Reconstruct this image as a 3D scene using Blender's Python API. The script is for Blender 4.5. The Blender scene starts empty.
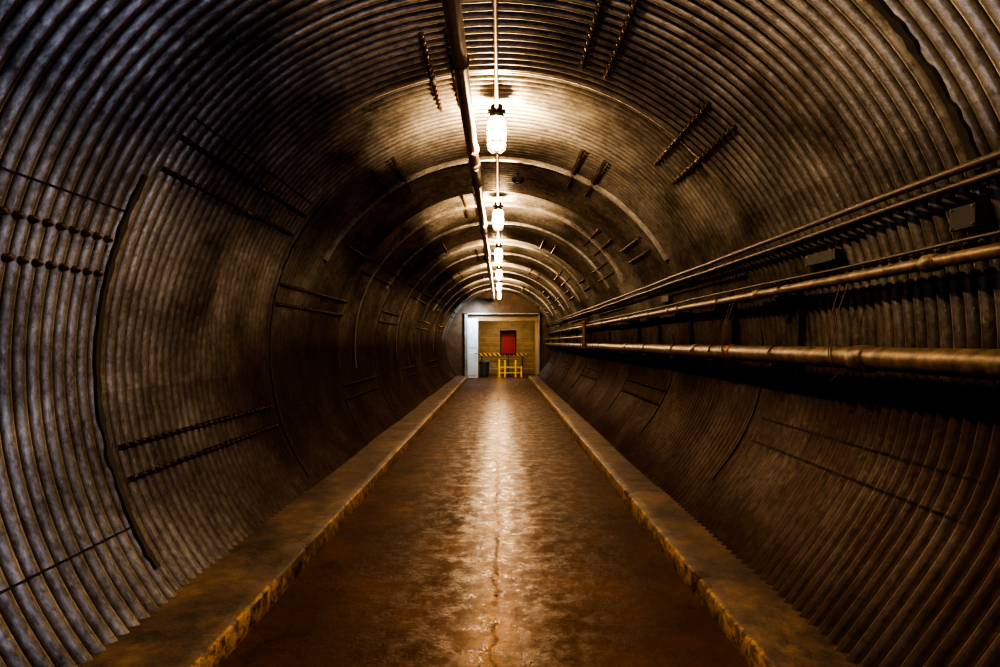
import bpy, bmesh, math, random
from mathutils import Vector, Matrix, noise
random.seed(7)
scene = bpy.context.scene
COL = scene.collection
CX, ZC, R, A, P = -0.05, 1.50, 2.31, 0.020, 0.084
YS, YE = -3.024, 25.032
CAMZ = 1.6

# ---------------------------------------------------------------- helpers
def new_obj(name, me, mat=None, parent=None, label=None, cat=None, kind=None, group=None):
    o = bpy.data.objects.new(name, me)
    COL.objects.link(o)
    if mat is not None and me is not None and len(me.materials) == 0:
        me.materials.append(mat)
    if parent is not None: o.parent = parent
    if label: o["label"] = label
    if cat: o["category"] = cat
    if kind: o["kind"] = kind
    if group: o["group"] = group
    return o

def mesh_from(verts, faces, name="m", smooth=True):
    me = bpy.data.meshes.new(name)
    me.from_pydata([tuple(v) for v in verts], [], faces)
    me.update()
    if smooth:
        me.polygons.foreach_set("use_smooth", [True]*len(me.polygons))
    return me

class Geo:
    def __init__(s): s.v=[]; s.f=[]
    def add(s, v, f):
        b=len(s.v); s.v += [Vector(x) for x in v]; s.f += [tuple(i+b for i in q) for q in f]; return s
    def box(s, c, d, rot=None):
        c=Vector(c); h=Vector(d)/2
        vs=[Vector((x*h.x,y*h.y,z*h.z)) for x in(-1,1) for y in(-1,1) for z in(-1,1)]
        if rot is not None: vs=[rot@v for v in vs]
        return s.add([v+c for v in vs],[(0,1,3,2),(4,6,7,5),(0,4,5,1),(2,3,7,6),(0,2,6,4),(1,5,7,3)])
    def tube(s, pts, r, n=16, caps=True, closed=False):
        pts=[Vector(p) for p in pts]; m=len(pts)
        rs = r if isinstance(r,(list,tuple)) else [r]*m
        t0=(pts[1]-pts[0]).normalized()
        up=Vector((0,0,1)) if abs(t0.z)<0.9 else Vector((1,0,0))
        nrm=t0.cross(up).normalized()
        vs=[]
        for i,p in enumerate(pts):
            if closed: t=(pts[(i+1)%m]-pts[i-1]).normalized()
            elif i==0: t=t0
            elif i==m-1: t=(pts[i]-pts[i-1]).normalized()
            else:
                a=(pts[i]-pts[i-1]); b=(pts[i+1]-pts[i]); t=(a.normalized()+b.normalized())
                t = t.normalized() if t.length>1e-6 else a.normalized()
            nrm=(nrm-t*nrm.dot(t)); nrm=nrm.normalized() if nrm.length>1e-6 else t.orthogonal().normalized()
            b=t.cross(nrm)
            for k in range(n):
                a=2*math.pi*k/n
                vs.append(p+(nrm*math.cos(a)+b*math.sin(a))*rs[i])
        fs=[]
        for i in range(m if closed else m-1):
            j=(i+1)%m
            for k in range(n):
                l=(k+1)%n
                fs.append((i*n+k,i*n+l,j*n+l,j*n+k))
        if caps and not closed:
            fs.append(tuple(range(n-1,-1,-1))); fs.append(tuple((m-1)*n+k for k in range(n)))
        return s.add(vs,fs)
    def lathe(s, prof, c=(0,0,0), n=24):
        c=Vector(c); vs=[]; fs=[]
        for (r,z) in prof:
            for k in range(n):
                a=2*math.pi*k/n
                vs.append(c+Vector((max(r,1e-4)*math.cos(a),max(r,1e-4)*math.sin(a),z)))
        for i in range(len(prof)-1):
            for k in range(n):
                l=(k+1)%n
                fs.append((i*n+k,i*n+l,(i+1)*n+l,(i+1)*n+k))
        return s.add(vs,fs)
    def mesh(s, name="m", smooth=True, angle=40):
        me=mesh_from(s.v,s.f,name,False)
        bm=bmesh.new(); bm.from_mesh(me)
        bmesh.ops.recalc_face_normals(bm, faces=bm.faces)
        if smooth:
            for f in bm.faces: f.smooth=True
            for e in bm.edges:
                if len(e.link_faces)==2 and e.calc_face_angle(0)>math.radians(angle): e.smooth=False
        bm.to_mesh(me); bm.free(); return me

def bevel(o, w=0.004, seg=2):
    m=o.modifiers.new("b","BEVEL"); m.width=w; m.segments=seg; m.limit_method='ANGLE'

# ---------------------------------------------------------------- materials
def mat_new(name):
    m=bpy.data.materials.new(name); m.use_nodes=True
    nt=m.node_tree; b=nt.nodes["Principled BSDF"]; return m,nt,b
def N(nt,t,**k):
    n=nt.nodes.new(t)
    for a,v in k.items(): setattr(n,a,v)
    return n
def ramp(nt, fac, stops):
    r=N(nt,"ShaderNodeValToRGB"); e=r.color_ramp.elements
    while len(e)<len(stops): e.new(0.5)
    for i,(p,c) in enumerate(stops):
        e[i].position=p; e[i].color=(c[0],c[1],c[2],1) if isinstance(c,(tuple,list)) else (c,c,c,1)
    nt.links.new(fac,r.inputs[0]); return r.outputs[0]
def noi(nt, vec, scale, detail=4, rough=0.6):
    n=N(nt,"ShaderNodeTexNoise"); n.inputs["Scale"].default_value=scale
    n.inputs["Detail"].default_value=detail; n.inputs["Roughness"].default_value=rough
    nt.links.new(vec,n.inputs["Vector"]); return n.outputs["Fac"]
def mapping(nt, vec, scale):
    m=N(nt,"ShaderNodeMapping"); m.inputs["Scale"].default_value=scale
    nt.links.new(vec,m.inputs["Vector"]); return m.outputs[0]
def mix(nt, mode, fac, a, b):
    m=N(nt,"ShaderNodeMix",data_type='RGBA',blend_type=mode)
    for s,v in ((m.inputs[0],fac),(m.inputs[6],a),(m.inputs[7],b)):
        if isinstance(v,(int,float)): s.default_value=v
        elif isinstance(v,tuple): s.default_value=(v[0],v[1],v[2],1)
        else: nt.links.new(v,s)
    return m.outputs[2]
def math_(nt, op, a, b=0.0):
    m=N(nt,"ShaderNodeMath",operation=op)
    for s,v in zip(m.inputs,(a,b)):
        if isinstance(v,(int,float)): s.default_value=v
        else: nt.links.new(v,s)
    return m.outputs[0]
def mrange(nt,v,a,b,c,d):
    m=N(nt,"ShaderNodeMapRange"); nt.links.new(v,m.inputs[0])
    for i,x in enumerate((a,b,c,d)): m.inputs[i+1].default_value=x
    return m.outputs[0]
def bump(nt,b,h,st=0.3,dist=0.01):
    n=N(nt,"ShaderNodeBump"); n.inputs["Strength"].default_value=st; n.inputs["Distance"].default_value=dist
    nt.links.new(h,n.inputs["Height"]); nt.links.new(n.outputs[0],b.inputs["Normal"])

def wall_material(ribs=True):
    m,nt,b=mat_new("weathered_galvanised_steel" if ribs else "galvanised_arc_catcher")
    g=N(nt,"ShaderNodeNewGeometry").outputs["Position"]
    sep=N(nt,"ShaderNodeSeparateXYZ"); nt.links.new(g,sep.inputs[0])
    blot=noi(nt,g,1.1,7,0.68)
    fine=noi(nt,mapping(nt,g,(6,22,6)),2.6,6,0.72)
    base=ramp(nt,blot,[(0.33,(0.13,0.11,0.085)),(0.48,(0.34,0.31,0.265)),(0.64,(0.62,0.585,0.525))])
    f2=ramp(nt,fine,[(0.31,0.34),(0.48,0.82),(0.66,1.2)])
    c=mix(nt,'MULTIPLY',1.0,base,f2)
    scr=ramp(nt,noi(nt,mapping(nt,g,(9,60,9)),2.0,3,0.5),[(0.64,0.0),(0.70,1.0)])
    c=mix(nt,'MIX',math_(nt,'MULTIPLY',scr,0.45),c,(0.68,0.65,0.58))
    spots=ramp(nt,noi(nt,g,3.4,6,0.75),[(0.58,0.0),(0.67,1.0)])
    c=mix(nt,'MIX',math_(nt,'MULTIPLY',spots,0.55),c,(0.12,0.065,0.035))
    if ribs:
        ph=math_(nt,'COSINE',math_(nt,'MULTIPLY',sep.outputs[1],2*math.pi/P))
        c=mix(nt,'MULTIPLY',1.0,c,mrange(nt,ph,-0.3,1.0,1.0,0.16))  # groove shade put into the colour: valleys between ribs darkened
    bay=math_(nt,'FLOOR',math_(nt,'DIVIDE',math_(nt,'SUBTRACT',sep.outputs[1],0.92),2.44))
    sx=math_(nt,'SIGN',sep.outputs[0]); hz=math_(nt,'FLOOR',math_(nt,'DIVIDE',sep.outputs[2],1.3))
    cv=N(nt,"ShaderNodeCombineXYZ"); nt.links.new(bay,cv.inputs[0]); nt.links.new(sx,cv.inputs[1]); nt.links.new(hz,cv.inputs[2])
    wn=N(nt,"ShaderNodeTexWhiteNoise",noise_dimensions='3D'); nt.links.new(cv.outputs[0],wn.inputs[0])
    c=mix(nt,'MULTIPLY',1.0,c,ramp(nt,wn.outputs[0],[(0.0,0.78),(1.0,1.12)]))
    low=mrange(nt,sep.outputs[2],2.8,1.5,0,1.0)  # lower, far and right walls: rust brown with side-wall shade darkened into the colour
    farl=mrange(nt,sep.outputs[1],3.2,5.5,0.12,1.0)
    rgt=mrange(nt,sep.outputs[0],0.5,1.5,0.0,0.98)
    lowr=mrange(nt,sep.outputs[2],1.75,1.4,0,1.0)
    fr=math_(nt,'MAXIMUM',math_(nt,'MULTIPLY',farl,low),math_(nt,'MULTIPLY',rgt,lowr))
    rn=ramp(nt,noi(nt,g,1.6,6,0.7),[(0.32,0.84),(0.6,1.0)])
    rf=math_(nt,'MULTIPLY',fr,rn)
    rust_shade=mix(nt,'MULTIPLY',1.0,(0.042,0.016,0.008),f2)
    c=mix(nt,'MIX',rf,c,rust_shade)
    nt.links.new(c,b.inputs["Base Color"])
    nt.links.new(ramp(nt,rf,[(0.0,0.82 if ribs else 0.5),(1.0,0.4)]),b.inputs["Metallic"])
    nt.links.new(ramp(nt,fine,[(0.3,0.50),(0.7,0.28)]),b.inputs["Roughness"])
    h=math_(nt,'ADD',noi(nt,g,34,5,0.7),math_(nt,'MULTIPLY',noi(nt,g,8,3,0.6),1.0))
    bump(nt,b,h,0.32,0.009)
    return m
def floor_material():
    m,nt,b=mat_new("stained_sealed_concrete")
    g=N(nt,"ShaderNodeNewGeometry").outputs["Position"]
    n1=noi(nt,g,1.5,9,0.72); n2=noi(nt,g,14,8,0.75)
    c=ramp(nt,n1,[(0.36,(0.012,0.005,0.004)),(0.5,(0.036,0.014,0.009)),(0.64,(0.085,0.034,0.016))])
    c=mix(nt,'MULTIPLY',1.0,c,ramp(nt,n2,[(0.3,0.55),(0.7,1.2)]))
    sep=N(nt,"ShaderNodeSeparateXYZ"); nt.links.new(g,sep.inputs[0])
    wob=math_(nt,'MULTIPLY',math_(nt,'SUBTRACT',noi(nt,mapping(nt,g,(0,1,0)),3.2,9,0.85),0.5),0.34)
    x0=math_(nt,'ADD',sep.outputs[0],0.03)
    dx=math_(nt,'ABSOLUTE',math_(nt,'ADD',x0,wob))
    crack=ramp(nt,dx,[(0.0,1.0),(0.004,0.9),(0.009,0.0)])
    crack=math_(nt,'MULTIPLY',crack,ramp(nt,noi(nt,g,1.7,3,0.6),[(0.38,0.0),(0.50,1.0)]))
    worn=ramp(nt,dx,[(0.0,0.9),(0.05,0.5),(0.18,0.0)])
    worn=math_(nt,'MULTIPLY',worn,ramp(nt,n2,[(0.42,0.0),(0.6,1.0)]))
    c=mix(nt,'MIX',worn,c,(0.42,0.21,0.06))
    vo=N(nt,"ShaderNodeTexVoronoi",feature='DISTANCE_TO_EDGE'); vo.inputs["Scale"].default_value=1.1
    wv=N(nt,"ShaderNodeVectorMath",operation='ADD'); nt.links.new(g,wv.inputs[0])
    ns=N(nt,"ShaderNodeTexNoise"); ns.inputs["Scale"].default_value=2.5; ns.inputs["Detail"].default_value=6; nt.links.new(g,ns.inputs["Vector"]); nt.links.new(ns.outputs["Color"],wv.inputs[1])
    nt.links.new(wv.outputs[0],vo.inputs["Vector"])
    cz=ramp(nt,vo.outputs[0],[(0.0,1.0),(0.007,0.0)])
    cr=math_(nt,'MAXIMUM',crack,math_(nt,'MULTIPLY',cz,0.7))
    c=mix(nt,'MIX',math_(nt,'MULTIPLY',cr,0.85),c,(0.012,0.007,0.005))
    nt.links.new(c,b.inputs["Base Color"])
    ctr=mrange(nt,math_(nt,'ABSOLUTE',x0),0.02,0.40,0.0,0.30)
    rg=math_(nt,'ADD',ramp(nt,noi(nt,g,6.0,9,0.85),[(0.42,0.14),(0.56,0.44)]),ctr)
    nt.links.new(rg,b.inputs["Roughness"])
    b.inputs["Specular IOR Level"].default_value=0.5
    b.inputs["Specular Tint"].default_value=(1.0,0.52,0.20,1)
    h=math_(nt,'ADD',noi(nt,g,40,8,0.75),math_(nt,'MULTIPLY',noi(nt,g,9,5,0.7),2.0))
    h=math_(nt,'ADD',h,math_(nt,'MULTIPLY',cr,-0.8))
    h=math_(nt,'ADD',h,math_(nt,'MULTIPLY',worn,0.4))
    bump(nt,b,h,0.30,0.011)
    return m
def curb_material():
    m,nt,b=mat_new("worn_painted_concrete_curb")
    g=N(nt,"ShaderNodeNewGeometry").outputs["Position"]
    n1=noi(nt,g,2.4,9,0.78); n2=noi(nt,g,13,7,0.8)
    c=ramp(nt,n1,[(0.38,(0.03,0.017,0.011)),(0.5,(0.10,0.057,0.032)),(0.62,(0.19,0.115,0.065))])
    c=mix(nt,'MULTIPLY',1.0,c,ramp(nt,n2,[(0.35,0.45),(0.6,1.2)]))
    sep=N(nt,"ShaderNodeSeparateXYZ"); nt.links.new(g,sep.inputs[0])
    ax=math_(nt,'ABSOLUTE',math_(nt,'ADD',sep.outputs[0],0.075))
    edge=ramp(nt,math_(nt,'SUBTRACT',ax,1.29),[(0.0,0.05),(0.014,0.9),(0.034,0.8),(0.042,0.0)])
    pf=math_(nt,'MULTIPLY',math_(nt,'MULTIPLY',ramp(nt,n2,[(0.45,0.0),(0.54,1.0)]),0.8),edge)
    pf=math_(nt,'MULTIPLY',pf,ramp(nt,n1,[(0.42,0.15),(0.54,1.0)]))
    c=mix(nt,'MIX',pf,c,(0.56,0.33,0.09))
    nt.links.new(c,b.inputs["Base Color"])
    nt.links.new(ramp(nt,n2,[(0.3,0.4),(0.7,0.65)]),b.inputs["Roughness"])
    bump(nt,b,n2,0.6,0.025)
    return m
def simple(name, c1, c2, metal=0.0, rough=0.5, scale=12, bs=0.2):
    m,nt,b=mat_new(name)
    g=N(nt,"ShaderNodeNewGeometry").outputs["Position"]
    n=noi(nt,g,scale,5,0.65)
    nt.links.new(ramp(nt,n,[(0.35,c1),(0.65,c2)]),b.inputs["Base Color"])
    b.inputs["Metallic"].default_value=metal; b.inputs["Roughness"].default_value=rough
    if bs: bump(nt,b,n,bs,0.004)
    return m
def glow(name,col,st,f):
    m,nt,b=mat_new(name); nt.nodes.remove(b)
    tr=N(nt,"ShaderNodeBsdfTransparent"); em=N(nt,"ShaderNodeEmission"); em.inputs[0].default_value=(*col,1); em.inputs[1].default_value=st
    ad=N(nt,"ShaderNodeMixShader"); ad.inputs[0].default_value=f
    nt.links.new(tr.outputs[0],ad.inputs[1]); nt.links.new(em.outputs[0],ad.inputs[2])
    nt.links.new(ad.outputs[0],nt.nodes["Material Output"].inputs[0]); return m

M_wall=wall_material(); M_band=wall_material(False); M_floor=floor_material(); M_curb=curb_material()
M_seam=simple("dark_seam_steel",(0.010,0.008,0.006),(0.03,0.022,0.017),0.2,0.65)
M_bolt=simple("oxidised_bolt",(0.03,0.018,0.012),(0.10,0.06,0.038),0.6,0.45,30)
M_pipe=simple("brown_painted_pipe",(0.06,0.040,0.025),(0.21,0.15,0.092),0.4,0.48,14)
M_cpipe=simple("grey_brown_ceiling_pipe",(0.38,0.30,0.22),(0.58,0.49,0.38),0.3,0.40,8)
M_cable=simple("dark_cable",(0.03,0.020,0.013),(0.075,0.048,0.028),0.2,0.5,8)
M_dark=simple("black_cast_metal",(0.004,0.004,0.004),(0.012,0.010,0.009),0.0,0.7)
M_orange=simple("orange_tape",(0.65,0.17,0.02),(0.8,0.26,0.03),0,0.5)
M_rust=simple("rusty_red_clamp",(0.16,0.04,0.018),(0.24,0.08,0.03),0.2,0.5)
M_wire=simple("rusted_tie_wire",(0.05,0.02,0.012),(0.09,0.035,0.02),0.2,0.6)
M_blue=simple("pale_blue_painted_steel",(0.36,0.47,0.55),(0.46,0.56,0.62),0.0,0.45,3)
M_frame=simple("dull_grey_blue_frame",(0.13,0.15,0.16),(0.19,0.21,0.22),0.0,0.55,3)
M_tan=simple("tan_plaster",(0.18,0.115,0.05),(0.27,0.17,0.08),0,0.7,3)
M_slat=simple("ochre_slatted_shutter",(0.16,0.115,0.065),(0.25,0.18,0.10),0,0.6,3)
M_bulk=simple("brown_grey_concrete",(0.05,0.03,0.018),(0.09,0.058,0.034),0,0.8,3)
M_yellow=simple("yellow_safety_paint",(0.85,0.47,0.0),(0.95,0.54,0.0),0,0.6,5)
M_red=simple("red_sign_face",(0.20,0.006,0.006),(0.25,0.01,0.008),0,0.6,3)
M_black=simple("black_sign_frame",(0.006,0.006,0.006),(0.012,0.012,0.012),0,0.7,3)
M_steelgrey=simple("grey_bin_plastic",(0.02,0.022,0.024),(0.035,0.038,0.04),0,0.5,3)
M_white=simple("off_white_enamel",(0.5,0.48,0.42),(0.6,0.57,0.5),0,0.4,3)
M_bulb=glow("glowing_bulb",(1.0,0.78,0.46),110,0.4)
M_glass=glow("lit_glass_jar",(1,0.74,0.42),16,0.35)
m,nt,b=mat_new("hazard_stripes")
g_=N(nt,"ShaderNodeNewGeometry").outputs["Position"]; sp=N(nt,"ShaderNodeSeparateXYZ"); nt.links.new(g_,sp.inputs[0])
fr_=math_(nt,'FRACT',math_(nt,'MULTIPLY',math_(nt,'ADD',sp.outputs[0],sp.outputs[2]),4.5))
nt.links.new(ramp(nt,fr_,[(0.49,(0.4,0.21,0.01)),(0.51,(0.01,0.01,0.01))]),b.inputs["Base Color"]); M_haz=m

# ---------------------------------------------------------------- corrugated shell
def shell(th, y, off=0.0):
    d = 0.018*noise.noise(Vector((math.cos(th)*1.6, y*0.5, math.sin(th)*1.6)))
    bayn = math.floor((y-0.92)/2.44)
    lo = 0.42 if math.cos(th)>0 else 0.0
    hf = min(1.0,max(0.0,(math.sin(th)-lo)/0.4))
    u = ((y-1.15)/3.6)%1.0                       # plates telescoped between lamps
    D = 0.13
    saw = (0.5-u/0.94)*D if u<0.94 else ((u-0.94)/0.06-0.5)*D
    flat = 0.0                                    # culvert slightly squashed at its lower flank
    if math.cos(th)>0 and math.sin(th)<-0.12:
        q=min(1.0,(-math.sin(th)-0.12)/0.48); flat=0.15*q*q*(3-2*q)
    s = A*math.cos(2*math.pi*y/P)
    r = R + s + d + saw*hf - flat + (0.006 if bayn%2 else -0.006) - off
    return Vector((CX+r*math.cos(th), y, ZC+r*math.sin(th)))

def shell_mesh(a0,a1,na,y0,y1,per=8):
    ny=int(round((y1-y0)/P*per)); vs=[]; fs=[]
    for i in range(ny+1):
        y=y0+(y1-y0)*i/ny
        for j in range(na+1):
            vs.append(shell(math.radians(a0+(a1-a0)*j/na),y))
    w=na+1
    for i in range(ny):
        for j in range(na):
            fs.append((i*w+j,i*w+j+1,(i+1)*w+j+1,(i+1)*w+j))
    return mesh_from(vs,fs,"shell")
W={}
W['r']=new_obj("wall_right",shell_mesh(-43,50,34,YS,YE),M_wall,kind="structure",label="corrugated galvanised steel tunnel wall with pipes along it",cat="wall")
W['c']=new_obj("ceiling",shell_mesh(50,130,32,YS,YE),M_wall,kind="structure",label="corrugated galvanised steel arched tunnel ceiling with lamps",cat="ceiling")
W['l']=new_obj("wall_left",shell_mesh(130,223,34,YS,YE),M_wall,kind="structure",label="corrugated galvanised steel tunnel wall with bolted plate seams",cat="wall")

def wall_of(th):
    t=th%360
    if t>300: t-=360
    return W['r'] if t<50 else (W['c'] if t<130 else W['l'])

def strip_along(th_deg,y0,y1,wid=0.034,off=0.004):
    n=int((y1-y0)/P*8); vs=[]; fs=[]
    dth=wid/R/2; th=math.radians(th_deg)
    for i in range(n+1):
        y=y0+(y1-y0)*i/n
        vs += [shell(th-dth,y,-0.004),shell(th-dth,y,off),shell(th+dth,y,off),shell(th+dth,y,-0.004)]
    for i in range(n):
        for k in range(3):
            fs.append((i*4+k,i*4+k+1,(i+1)*4+k+1,(i+1)*4+k))
    return mesh_from(vs,fs,"strip",False)
def strip_ring(y,a0,a1,wid=0.03,off=0.010,jag=1.0,dep=-0.01):
    yc=(math.floor(y/P)+0.5)*P
    n=int(abs(a1-a0)/1.2); vs=[]; fs=[]
    for i in range(n+1):
        th=math.radians(a0+(a1-a0)*i/n)
        jit=0.012*noise.noise(Vector((i*0.37,y,0)))*jag
        w2=wid*((0.5+1.0*abs(noise.noise(Vector((i*0.61,y+9,3)))))*jag+(1-jag))
        base=shell(th,yc); rr=math.hypot(base.x-CX,base.z-ZC)
        for (dy,o) in ((-w2/2,dep),(-w2/2,off),(w2/2,off),(w2/2,dep)):
            r=rr-o
            vs.append(Vector((CX+r*math.cos(th),yc+dy+jit,ZC+r*math.sin(th))))
    for i in range(n):
        for k in range(3): fs.append((i*4+k,i*4+k+1,(i+1)*4+k+1,(i+1)*4+k))
    return mesh_from(vs,fs,"ring",False)

seams=[]   # angle, y0, y1, with_strip, with_bolts
for k in range(-1,10):
    y0=0.92+2.44*k+0.1; y1=min(y0+2.24,24.8)
    if k%2==0: La=[12.4,17.5]
    else: La=[30,35.5,-13.5,-18.5]
    if k==0: y1=3.3
    for a in La: seams.append((180-a,y0,y1,k>0,True))
for k in range(-1,10):
    y0=0.01+2.44*k+0.1; y1=min(y0+2.24,24.8)
    if k%2==0: Ra=[12.4,17.5]
    else: Ra=[-13.5,-18.5]
    if k==1: Ra=[-13.5,-18.5,10.5,14]
    for a in Ra: seams.append((a,y0,y1,True if a<0 else k>1,True if a>0 or k>2 else False))
for i,ys in enumerate([-0.9,1.4,3.9,6.0,8.4,10.9,13.3,15.7,18.2,20.6,23.0]):
    y1=ys+1.45
    if i%2==0:
        for a in (43.5,49.5,98,102.5): seams.append((a,ys,y1,True,True))
    else:
        for a in (60,66.5,118,124.5): seams.append((a,ys,y1-0.2,True,True))
    if i==1:
        for a in (68,73): seams.append((a,3.1,4.3,True,True))
    if i>2:
        for a in (140,145,38,33): seams.append((a,ys+1.1,y1+0.9,True,True))
seams=[s for s in seams if s[2]<24.9]
g=Geo()
S=0.8
g.lathe([(0.0,-0.012),(0.026*S,-0.012),(0.026*S,-0.001),(0.0,-0.001)],n=14)
g.lathe([(0.0,-0.001),(0.021*S,-0.001),(0.021*S,0.014),(0.016*S,0.016),(0.0,0.016)],n=6)
g.lathe([(0.0,0.016),(0.010*S,0.016),(0.010*S,0.024),(0.007*S,0.026),(0.0,0.026)],n=8)
bolt_me=g.mesh("bolt",True,30); bolt_me.materials.append(M_bolt)
allb={'r':[], 'c':[], 'l':[]}
inv={id(W[k]):k for k in W}
for (a,y0,y1,ws,wb) in seams:
    w=wall_of(a)
    if ws: new_obj("lap_seam",strip_along(a,y0,y1,0.036 if wb else 0.016),M_seam,parent=w)
    if not wb: continue
    n0=math.ceil(y0/P-0.5)
    y=(n0+0.5)*P
    while y<y1:
        allb[inv[id(w)]].append((math.radians(a),y))
        y+=P
for a,ya,yb in ((22,-0.9,3.3),(-25,-0.9,3.3),(39,3.4,5.7)):
    new_obj("lap_seam",strip_along(180-a,ya,yb,0.012,0.005),M_seam,parent=W['l'])
def bmat(th,y):
    p=shell(th,y,0.005); z=Vector((-math.cos(th),0,-math.sin(th))); yv=Vector((0,1,0)); x=yv.cross(z)
    m=Matrix((x,yv,z)).transposed().to_4x4(); m.translation=p; return m
for k,lst in allb.items():
    near=sorted([b_ for b_ in lst if b_[1]>1.0],key=lambda b_:b_[1])[:95]
    s=set(near)
    for b_ in near:
        o=new_obj("bolt",bolt_me,parent=W[k]); o.matrix_world=bmat(*b_)
    gg=Geo()
    for b_ in lst:
        if b_ in s: continue
        mm=bmat(*b_)
        c=[]
        for zz,rr in ((-0.01,0.024),(0.014,0.020),(0.026,0.010)):
            for q in range(6):
                c.append(mm@Vector((rr*math.cos(q*math.pi/3),rr*math.sin(q*math.pi/3),zz)))
        f=[(i*6+q,i*6+(q+1)%6,(i+1)*6+(q+1)%6,(i+1)*6+q) for i in range(2) for q in range(6)]+[tuple(range(12,18))]
        gg.add(c,f)
    new_obj("bolt",mesh_from(gg.v,gg.f,"bolts",False),M_bolt,parent=W[k],kind="stuff")
t=1
for k in range(0,10):
    y=0.92+2.44*k
    if k>0 and y<24.5:
        a0,a1=(152,212) if k==1 else (138,214)
        o=new_obj(f"trim_{t}",strip_ring(y,a0,a1,0.055 if k==1 else 0.022),M_seam,kind="structure",label="dark overlapping plate edge on corrugated wall",cat="trim"); t+=1
    y=0.01+2.44*k
    if y<24.5 and k>0:
        a0,a1=(20,64) if k==1 else (-30,5)
        o=new_obj(f"trim_{t}",strip_ring(y,a0,a1,0.05 if k==1 else 0.022),M_seam,kind="structure",label="dark overlapping plate edge on corrugated wall",cat="trim"); t+=1
for i in range(2,8):
    ly=-2.05+3.6*i
    for dy,pr in ((0.42,0.030),(1.6,0.026)):  # ring bands added so lamp light shows as bright arcs on the vault
        y=ly+dy
        if y>24.6 or y<6: continue
        new_obj(f"trim_{t}",strip_ring(y,28,188 if dy<1 else 152,0.08,pr,0.15,-0.02),M_band,kind="structure",label="added galvanised ring band catching lamp light around the corrugated vault",cat="trim"); t+=1

# ---------------------------------------------------------------- floor + curbs
def grid(x0,x1,y0,y1,nx,ny,z,amp):
    vs=[];fs=[]
    for i in range(ny+1):
        for j in range(nx+1):
            x=x0+(x1-x0)*j/nx; y=y0+(y1-y0)*i/ny
            vs.append((x,y,z+amp*noise.noise(Vector((x*1.5,y*1.5,0)))))
    w=nx+1
    for i in range(ny):
        for j in range(nx): fs.append((i*w+j,i*w+j+1,(i+1)*w+j+1,(i+1)*w+j))
    return mesh_from(vs,fs,"floor")
new_obj("floor",grid(-1.95,1.95,YS,29.0,24,200,0,0.005),M_floor,kind="structure",label="dark brown glossy stained concrete tunnel floor",cat="floor")
def curb(x_in,x_out):
    s=1 if x_out>x_in else -1
    prof=[(x_in,-0.05),(x_in,0.02),(x_in+0.004*s,0.120),(x_in+0.016*s,0.130),(x_in+0.10*s,0.132),(x_out,0.13),(x_out+0.3*s,0.13),(x_out+0.3*s,-0.05)]
    vs=[];fs=[]; ny=700; n=len(prof)
    for i in range(ny+1):
        y=YS+(24.9-YS)*i/ny
        for j,(x,z) in enumerate(prof):
            nz=noise.noise(Vector((x*2,y*1.4,j*.2)))+0.25*noise.noise(Vector((x*2,y*7,j*.3)))
            cn=max(0,noise.noise(Vector((1.7*s,y*2.3,2)))-0.15)*max(0,noise.noise(Vector((3.1*s,y*9,5))))
            chip=cn*0.6 if j in (2,3) else 0
            dx=(0.008*nz if j<5 else 0)+chip*s; dz=(0.004*nz if 0<j<7 else 0)-chip*0.7
            vs.append((x+dx,y,z+dz))
    for i in range(ny):
        for j in range(n-1):
            q=(i*n+j,i*n+j+1,(i+1)*n+j+1,(i+1)*n+j); fs.append(q if s<0 else q[::-1])
    me=mesh_from(vs,fs,"curb")
    if hasattr(me,"set_sharp_from_angle"): me.set_sharp_from_angle(angle=math.radians(50))
    return me
new_obj("baseboard_left",curb(-1.38,-1.74),M_curb,kind="structure",label="low worn concrete curb along corrugated wall",cat="curb")
new_obj("baseboard_right",curb(1.23,1.50),M_curb,kind="structure",label="low worn concrete curb with yellow paint traces",cat="curb")

# ---------------------------------------------------------------- ceiling pipe
def couplings(parent, x, z, r, ys, mat, ln=0.12, nm="coupling"):
    for y in ys:
        g=Geo(); g.tube([(x,y-ln/2,z),(x,y-ln/2+0.012,z),(x,y+ln/2-0.012,z),(x,y+ln/2,z)],[r+0.004,r+0.012,r+0.012,r+0.004],20)
        new_obj(nm,g.mesh(),mat,parent=parent)
def pipe(name,label,x,z,r,y0,y1,mat,wob=0.006):
    g=Geo(); n=int((y1-y0)/0.5)
    pts=[(x+wob*noise.noise(Vector((i*.3,x*5,0))),y0+(y1-y0)*i/n,z+wob*noise.noise(Vector((i*.3,z*5,7)))) for i in range(n+1)]
    root=bpy.data.objects.new(name,None); COL.objects.link(root); root.location=(0,0,0)
    root["label"]=label; root["category"]="pipe"
    g.tube(pts,r,20)
    new_obj("pipe_run",g.mesh(),mat,parent=root)
    return root
PX,PZ=-0.262,CAMZ+1.835
cp=pipe("ceiling_pipe","long grey-brown pipe hung under the arched ceiling",PX,PZ,0.052,YS,24.9,M_cpipe)
couplings(cp,PX,PZ,0.052,[2.9,5.9,8.9,11.9,14.9,17.9,20.9],M_cpipe,0.12)
couplings(cp,PX,PZ,0.054,[5.45],M_orange,0.06,"orange_tape_band")
for y in [3.75,6.6,9.5,12.4,15.3,18.2,21.1]:
    g=Geo(); zt=PZ
    ring=[(PX+0.058*math.cos(a),y,zt+0.058*math.sin(a)) for a in [i*math.pi/10 for i in range(20)]]
    g.tube(ring,0.007,6,closed=True)
    new_obj("pipe_hanger",g.mesh(),M_bolt,parent=cp)
    g=Geo(); g.tube([(PX,y,zt+0.055),(PX,y,zt+0.31)],0.006,8)
    new_obj("hanger_rod",g.mesh(),M_bolt,parent=cp)
cc=pipe("lamp_conduit","thin steel conduit feeding the ceiling lamps",-0.03,CAMZ+2.08,0.015,YS,24.9,M_cpipe,0.0)

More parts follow.
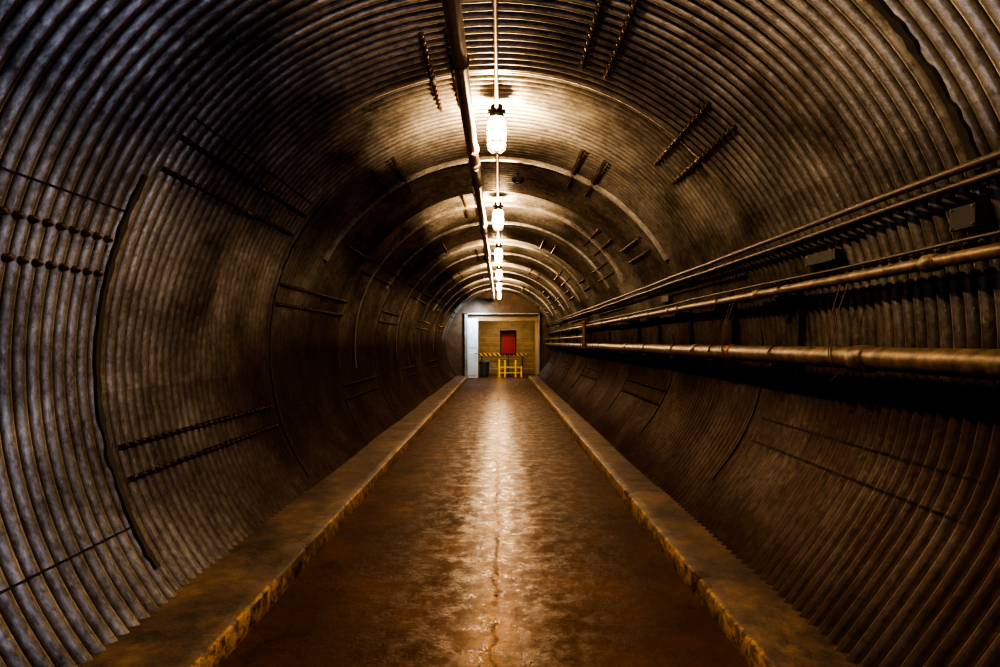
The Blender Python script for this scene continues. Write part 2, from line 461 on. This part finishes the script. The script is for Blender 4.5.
# ---------------------------------------------------------------- lamps
LX=-0.03
def make_lamp():
    root=bpy.data.objects.new("caged_ceiling_lamp",None); COL.objects.link(root)
    parts=[]
    g=Geo()
    g.lathe([(0.0,0.05),(0.045,0.05),(0.056,0.042),(0.056,-0.02),(0.045,-0.03),(0.0,-0.03)],n=24)
    g.tube([(0,-0.09,0),(0,0.09,0)],0.022,14)
    g.tube([(-0.08,0,-0.005),(0.08,0,-0.005)],0.018,12)
    parts.append(("junction_box",g.mesh(),M_dark))
    g=Geo()
    g.lathe([(0.0,-0.02),(0.044,-0.022),(0.062,-0.035),(0.068,-0.05),(0.068,-0.068),(0.06,-0.072),(0.0,-0.07)],n=28)
    parts.append(("lamp_cap",g.mesh(),M_dark))
    g=Geo()
    g.lathe([(0.062,-0.070),(0.074,-0.085),(0.076,-0.20),(0.075,-0.295),(0.064,-0.33),(0.035,-0.35),(0.0,-0.355)],n=28)
    parts.append(("glass_jar",g.mesh(),M_glass))
    g=Geo()
    g.lathe([(0.0,-0.09),(0.016,-0.09),(0.018,-0.13),(0.034,-0.17),(0.04,-0.205),(0.03,-0.24),(0.012,-0.255),(0.0,-0.258)],n=20)
    parts.append(("bulb",g.mesh(),M_bulb))
    g=Geo()
    for k in range(8):
        a=(k+0.5)*math.pi/4; c,s=math.cos(a),math.sin(a)
        g.tube([(c*r_,s*r_,z_) for r_,z_ in ((0.070,-0.062),(0.090,-0.085),(0.094,-0.18),(0.093,-0.30),(0.078,-0.35),(0.045,-0.38),(0.008,-0.388))],0.0045,6)
    for r_,z_ in ((0.094,-0.10),(0.096,-0.20),(0.094,-0.30)):
        g.tube([(r_*math.cos(i*math.pi/14),r_*math.sin(i*math.pi/14),z_) for i in range(28)],0.0045,6,closed=True)
    parts.append(("wire_guard",g.mesh(),M_dark))
    obs=[new_obj(n,me,m_,parent=root) for n,me,m_ in parts]
    return root,obs
lamp_y=[-2.05+3.6*i for i in range(8)]
root,obs=make_lamp()
for i,y in enumerate(lamp_y):
    if i==0: r_=root
    else:
        r_=root.copy(); COL.objects.link(r_)
        for o in obs:
            c=o.copy(); c.parent=r_; COL.objects.link(c)
    r_.location=(LX,y,CAMZ+2.08)
    r_["label"]="glowing caged glass jar lamp under tunnel ceiling"; r_["category"]="lamp"; r_["group"]="row of tunnel ceiling lamps"
    ld=bpy.data.lights.new("lamp_light","POINT"); ld.energy=[90,760,560,620,680,740,780,640][i]; ld.color=(1.0,0.69,0.39); ld.shadow_soft_size=0.03
    lo=bpy.data.objects.new("lamp_light",ld); COL.objects.link(lo); lo.location=(LX,y,CAMZ+1.885)

g=Geo(); g.lathe([(0.0,0.0),(0.075,0.0),(0.078,-0.02),(0.066,-0.045),(0.05,-0.05),(0.045,-0.035),(0.0,-0.03)],n=28)
d=new_obj("ceiling_speaker",g.mesh(),M_dark,label="small round dark speaker under the arched ceiling",cat="speaker")
d.location=(0.23,7.3,CAMZ+2.08)
g=Geo(); g.lathe([(0.0,0.001),(0.028,0.0),(0.03,-0.012),(0.0,-0.02)],n=20)
o=new_obj("speaker_cone",g.mesh(),M_white,parent=d); o.location=(0,0,-0.03)
g=Geo(); g.tube([(0,0,0),(0,0,0.12)],0.01,8); new_obj("mounting_stem",g.mesh(),M_dark,parent=d)

# ---------------------------------------------------------------- right hand pipes
XA,ZA=2.03,CAMZ-0.094
pa=pipe("wall_pipe","thick brown painted pipe on brackets along corrugated wall",XA,ZA,0.064,YS,24.9,M_pipe)
couplings(pa,XA,ZA,0.064,[3.2,5.9,9.1,12.2,15.4,18.6],M_pipe,0.13)
couplings(pa,XA,ZA,0.064,[4.98],M_rust,0.04,"rust_red_clamp")
XB,ZB=2.07,CAMZ+0.38
pb=pipe("wall_pipe","medium brown pipe on brackets above the thick pipe",XB,ZB,0.032,YS,24.9,M_pipe)
couplings(pb,XB,ZB,0.032,[2.75,4.6,7.0,9.6,12.6,16],M_pipe,0.09)
for (x,z,r,l) in ((2.01,CAMZ+0.755,0.019,"thin dark cable clipped high on corrugated wall"),(2.03,CAMZ+0.695,0.016,"thin dark cable under another cable on the wall"),
                (2.10,CAMZ+0.455,0.010,"thin wire running above the medium pipe")):
    pipe("wall_cable",l,x,z,r,YS,24.9,M_cable,0.016)["category"]="cable"
pc=pipe("wall_pipe","slim brown pipe running on behind the riser",1.97,CAMZ+0.12,0.028,13.3,24.9,M_pipe)
rr=bpy.data.objects.new("riser_pipe",None); COL.objects.link(rr); rr.location=(1.94,13.2,0); rr["label"]="vertical brown riser pipe linking the wall pipes"; rr["category"]="pipe"
g=Geo(); g.tube([(0,0,CAMZ-0.12),(0,0,CAMZ+0.5)],0.05,16); new_obj("riser_tube",g.mesh(),M_pipe,parent=rr)
for z in (CAMZ-0.12,CAMZ+0.45):
    g=Geo(); g.tube([(0,0,z-0.02),(0,0,z+0.02)],0.085,18); new_obj("flange",g.mesh(),M_rust,parent=rr)

for i,y in enumerate([1.75,4.2,5.4,6.6,7.9,9.1,11.5,14.0,16.4,18.9,21.3,23.7]):
    b0=bpy.data.objects.new("pipe_bracket",None); COL.objects.link(b0); b0.location=(2.15,y,CAMZ)
    b0["label"]="dark steel bracket holding pipes off corrugated wall"; b0["category"]="bracket"; b0["group"]="pipe brackets along the wall"
    g=Geo(); g.box((0.06,0,0.14),(0.02,0.045,0.72)); g.box((0.045,-0.02,0.14),(0.04,0.006,0.72))
    o=new_obj("channel",g.mesh(),M_dark,parent=b0); bevel(o,0.002)
    for (px,pz,pr) in ((XA-2.15,ZA-CAMZ,0.064),(XB-2.15,ZB-CAMZ,0.032)):
        g=Geo(); g.box(((0.06+px)/2-0.02,0,pz-pr-0.012),(0.06-px+0.06,0.04,0.012)); g.box(((0.06+px)/2-0.02,0.017,pz-pr-0.030),(0.06-px+0.06,0.006,0.036))
        new_obj("arm",g.mesh(),M_dark,parent=b0)
        g=Geo(); g.tube([(px+(pr+0.006)*math.cos(a),0,pz+(pr+0.006)*math.sin(a)) for a in [i2*math.pi/12 for i2 in range(13)]],0.006,6)
        new_obj("u_bolt",g.mesh(),M_bolt,parent=b0)
def jbox(x,y,z,dx,dy,dz,lab):
    b0=bpy.data.objects.new("junction_box",None); COL.objects.link(b0); b0.location=(x,y,z); b0["label"]=lab; b0["category"]="electrical box"
    g=Geo(); g.box((0,0,0),(dx,dy,dz)); o=new_obj("box_body",g.mesh(),M_dark,parent=b0); bevel(o,0.006)
    g=Geo(); g.box((-dx/2-0.006,0,0),(0.012,dy*1.04,dz*1.06)); o=new_obj("cover",g.mesh(),M_dark,parent=b0); bevel(o,0.003)
    for sy in(-1,1):
        for sz in(-1,1):
            g=Geo(); g.tube([(-dx/2-0.010,sy*dy*.42,sz*dz*.4),(-dx/2-0.016,sy*dy*.42,sz*dz*.4)],0.006,8)
            new_obj("cover_screw",g.mesh(),M_bolt,parent=b0)
jbox(2.14,2.58,CAMZ+0.56,0.10,0.14,0.10,"small black junction box on corrugated wall above pipe")
jbox(2.14,3.75,CAMZ+0.55,0.08,0.34,0.07,"long flat black box on corrugated wall above pipe")
jbox(2.15,7.3,CAMZ+0.55,0.08,0.3,0.08,"long flat black box on corrugated wall above pipe")
for yy in (3.4,5.05):
    w0=bpy.data.objects.new("tie_wire",None); COL.objects.link(w0); w0["label"]="thin rusty tie wire looped over the thick pipe"; w0["category"]="wire"
    g=Geo(); g.tube([(XB-0.02,yy-0.03,ZB-0.03),(XA-0.05,yy-0.03,ZA+0.25),(XA-0.068,yy,ZA+0.03),(XA-0.056,yy,ZA-0.05),(XA,yy,ZA-0.074),(XA-0.04,yy+0.05,ZA-0.14)],0.0035,6)
    new_obj("wire",g.mesh(),M_wire,parent=w0)
    g=Geo(); g.tube([(XB-0.02,yy+0.05,ZB-0.03),(XA-0.04,yy+0.07,ZA+0.2),(XA-0.07,yy+0.02,ZA+0.0)],0.0035,6)
    new_obj("wire",g.mesh(),M_wire,parent=w0)

# ---------------------------------------------------------------- far end
def struct_box(name,c,d,mat,lab,cat="wall"):
    g=Geo(); g.box(c,d); return new_obj(name,g.mesh(smooth=False),mat,kind="structure",label=lab,cat=cat)
OX0,OX1,OZ=-1.52,1.72,CAMZ+1.26
struct_box("wall_bulkhead_left",((OX0-2.6)/2,25.1,1.9),(2.6+OX0,0.3,4.2),M_bulk,"concrete bulkhead beside the tunnel exit")
struct_box("wall_bulkhead_right",((OX1+2.6)/2,25.1,1.9),(2.6-OX1,0.3,4.2),M_bulk,"concrete bulkhead beside the tunnel exit")
struct_box("wall_bulkhead_top",((OX0+OX1)/2,25.1,(OZ+4.0)/2),(OX1-OX0,0.3,4.0-OZ),M_bulk,"concrete bulkhead above the tunnel exit")
struct_box("wall_vestibule_left",(OX0-0.05,27.1,1.5),(0.1,3.8,3.0),M_blue,"pale blue painted vestibule wall")
struct_box("wall_vestibule_right",(OX1+0.05,27.1,1.5),(0.1,3.8,3.0),M_tan,"tan plaster vestibule wall")
struct_box("ceiling_vestibule",((OX0+OX1)/2,27.1,3.0),(OX1-OX0+0.2,3.8,0.1),M_tan,"tan vestibule ceiling","ceiling")
g=Geo(); g.box(((OX0+OX1)/2,29.05,1.5),(OX1-OX0+0.2,0.1,3.0))
for i in range(11):
    g.box(((OX0+OX1)/2,28.98,0.16+i*0.26),(OX1-OX0,0.05,0.2),Matrix.Rotation(math.radians(16),3,'X'))
new_obj("wall_back",g.mesh(smooth=False),M_slat,kind="structure",label="ochre slatted shutter wall closing the vestibule",cat="wall")
g=Geo(); g.box((OX0+0.05,24.9,OZ/2),(0.12,0.16,OZ)); g.box((0.1,24.9,OZ-0.03),(OX1-OX0,0.16,0.05)); g.box((OX1-0.02,24.9,OZ/2),(0.05,0.16,OZ))
o=new_obj("trim_90",g.mesh(smooth=False),M_frame,kind="structure",label="dull grey blue steel frame around the tunnel exit",cat="door frame")
struct_box("trim_91",(0.1,25.2,OZ-0.20),(OX1-OX0,0.1,0.26),M_tan,"tan lintel panel over the tunnel exit","trim")
dr=bpy.data.objects.new("door_1",None); COL.objects.link(dr); dr["kind"]="structure"; dr["label"]="pale blue steel door leaf standing open"; dr["category"]="door"; dr.location=(OX0+0.1,24.95,0)
g=Geo(); g.box((0.22,0.10,1.33),(0.48,0.06,2.62)); g.box((0.22,0.06,1.9),(0.34,0.02,1.1)); g.box((0.22,0.06,0.65),(0.34,0.02,1.0))
o=new_obj("door_leaf",g.mesh(smooth=False),M_blue,parent=dr); bevel(o,0.01)
g=Geo(); g.tube([(0.40,0.06,1.1),(0.40,-0.0,1.1),(0.32,-0.0,1.1)],0.014,8); new_obj("handle",g.mesh(),M_dark,parent=dr)
sg=bpy.data.objects.new("sign_board",None); COL.objects.link(sg); sg.location=(0.38,26.6,0); sg["label"]="red sign with black frame on a post stand"; sg["category"]="sign"
g=Geo(); g.box((0,0,1.57),(0.76,0.04,1.16)); o=new_obj("sign_frame",g.mesh(smooth=False),M_black,parent=sg); bevel(o,0.01)
g=Geo(); g.box((0,-0.024,1.52),(0.62,0.012,0.90)); new_obj("sign_face",g.mesh(smooth=False),M_red,parent=sg)
g=Geo(); g.tube([(0,0.02,0),(0,0.02,1.1)],0.025,10); new_obj("sign_post",g.mesh(),M_black,parent=sg)
g=Geo(); g.box((0,0.02,0.015),(0.4,0.3,0.03)); new_obj("sign_base",g.mesh(),M_black,parent=sg)
by=bpy.data.objects.new("safety_barrier",None); COL.objects.link(by); by.location=(0.35,25.9,0)
by["label"]="low yellow safety barrier standing in the doorway"; by["category"]="barrier"
for x,hh in ((-0.38,0.82),(-0.12,0.78),(0.36,0.78),(0.62,0.5)):
    g=Geo(); g.tube([(x,0,0),(x,0,hh)],0.04,12); new_obj("post",g.mesh(),M_yellow,parent=by)
for z in (0.20,0.46):
    g=Geo(); g.tube([(-0.38,0,z),(0.62,0,z)],0.02,10); new_obj("rail",g.mesh(),M_yellow,parent=by)
hb=bpy.data.objects.new("hazard_board",None); COL.objects.link(hb); hb.location=(0.1,28.2,0)
hb["label"]="yellow and black striped hazard board on two legs"; hb["category"]="barrier"
g=Geo(); g.box((0,0,0.98),(2.4,0.04,0.12)); new_obj("striped_board",g.mesh(smooth=False),M_haz,parent=hb)
for x in (-1.0,1.0):
    g=Geo(); g.box((x,0.04,0.5),(0.06,0.04,1.0)); g.box((x,0.04,0.02),(0.08,0.5,0.04)); new_obj("leg",g.mesh(smooth=False),M_black,parent=hb)
bn=bpy.data.objects.new("waste_bin",None); COL.objects.link(bn); bn.location=(-0.72,26.2,0); bn["label"]="grey plastic waste bin with lid by the doorway"; bn["category"]="bin"
g=Geo(); g.lathe([(0.0,0.0),(0.17,0.0),(0.2,0.02),(0.235,0.62),(0.0,0.62)],n=20); new_obj("bin_body",g.mesh(),M_steelgrey,parent=bn)
g=Geo(); g.lathe([(0.245,0.60),(0.25,0.66),(0.2,0.74),(0.08,0.78),(0.0,0.785)],n=20); new_obj("lid",g.mesh(),M_black,parent=bn)

def area(loc,rot,size,en,col,name):
    ld=bpy.data.lights.new(name,"AREA"); ld.energy=en; ld.color=col; ld.size=size
    lo=bpy.data.objects.new(name,ld); COL.objects.link(lo); lo.location=loc; lo.rotation_euler=rot
area((0.2,26.9,2.9),(math.radians(15),0,0),0.6,130,(1.0,0.76,0.46),"vestibule_light")
area((-0.9,24.2,3.0),(math.radians(35),0,math.radians(12)),0.3,70,(0.72,0.86,1.0),"door_light")
area((0.9,-2.6,1.2),(math.radians(80),0,math.radians(22)),1.2,42,(0.52,0.62,1.0),"entrance_light")

wd=bpy.data.worlds.new("World"); scene.world=wd; wd.use_nodes=True
wd.node_tree.nodes["Background"].inputs[0].default_value=(0.5,0.6,0.9,1); wd.node_tree.nodes["Background"].inputs[1].default_value=0.015

try:
    scene.view_settings.look='AgX - Very High Contrast'
except Exception as e: print(e)

cd=bpy.data.cameras.new("cam"); cam=bpy.data.objects.new("cam",cd); COL.objects.link(cam)
cd.lens=573/1000*36; cd.sensor_width=36; cd.clip_start=0.05
cam.location=(0,0,CAMZ); cam.rotation_euler=(math.radians(90),0,0)
cd.shift_y=8.5/1000
scene.camera=cam
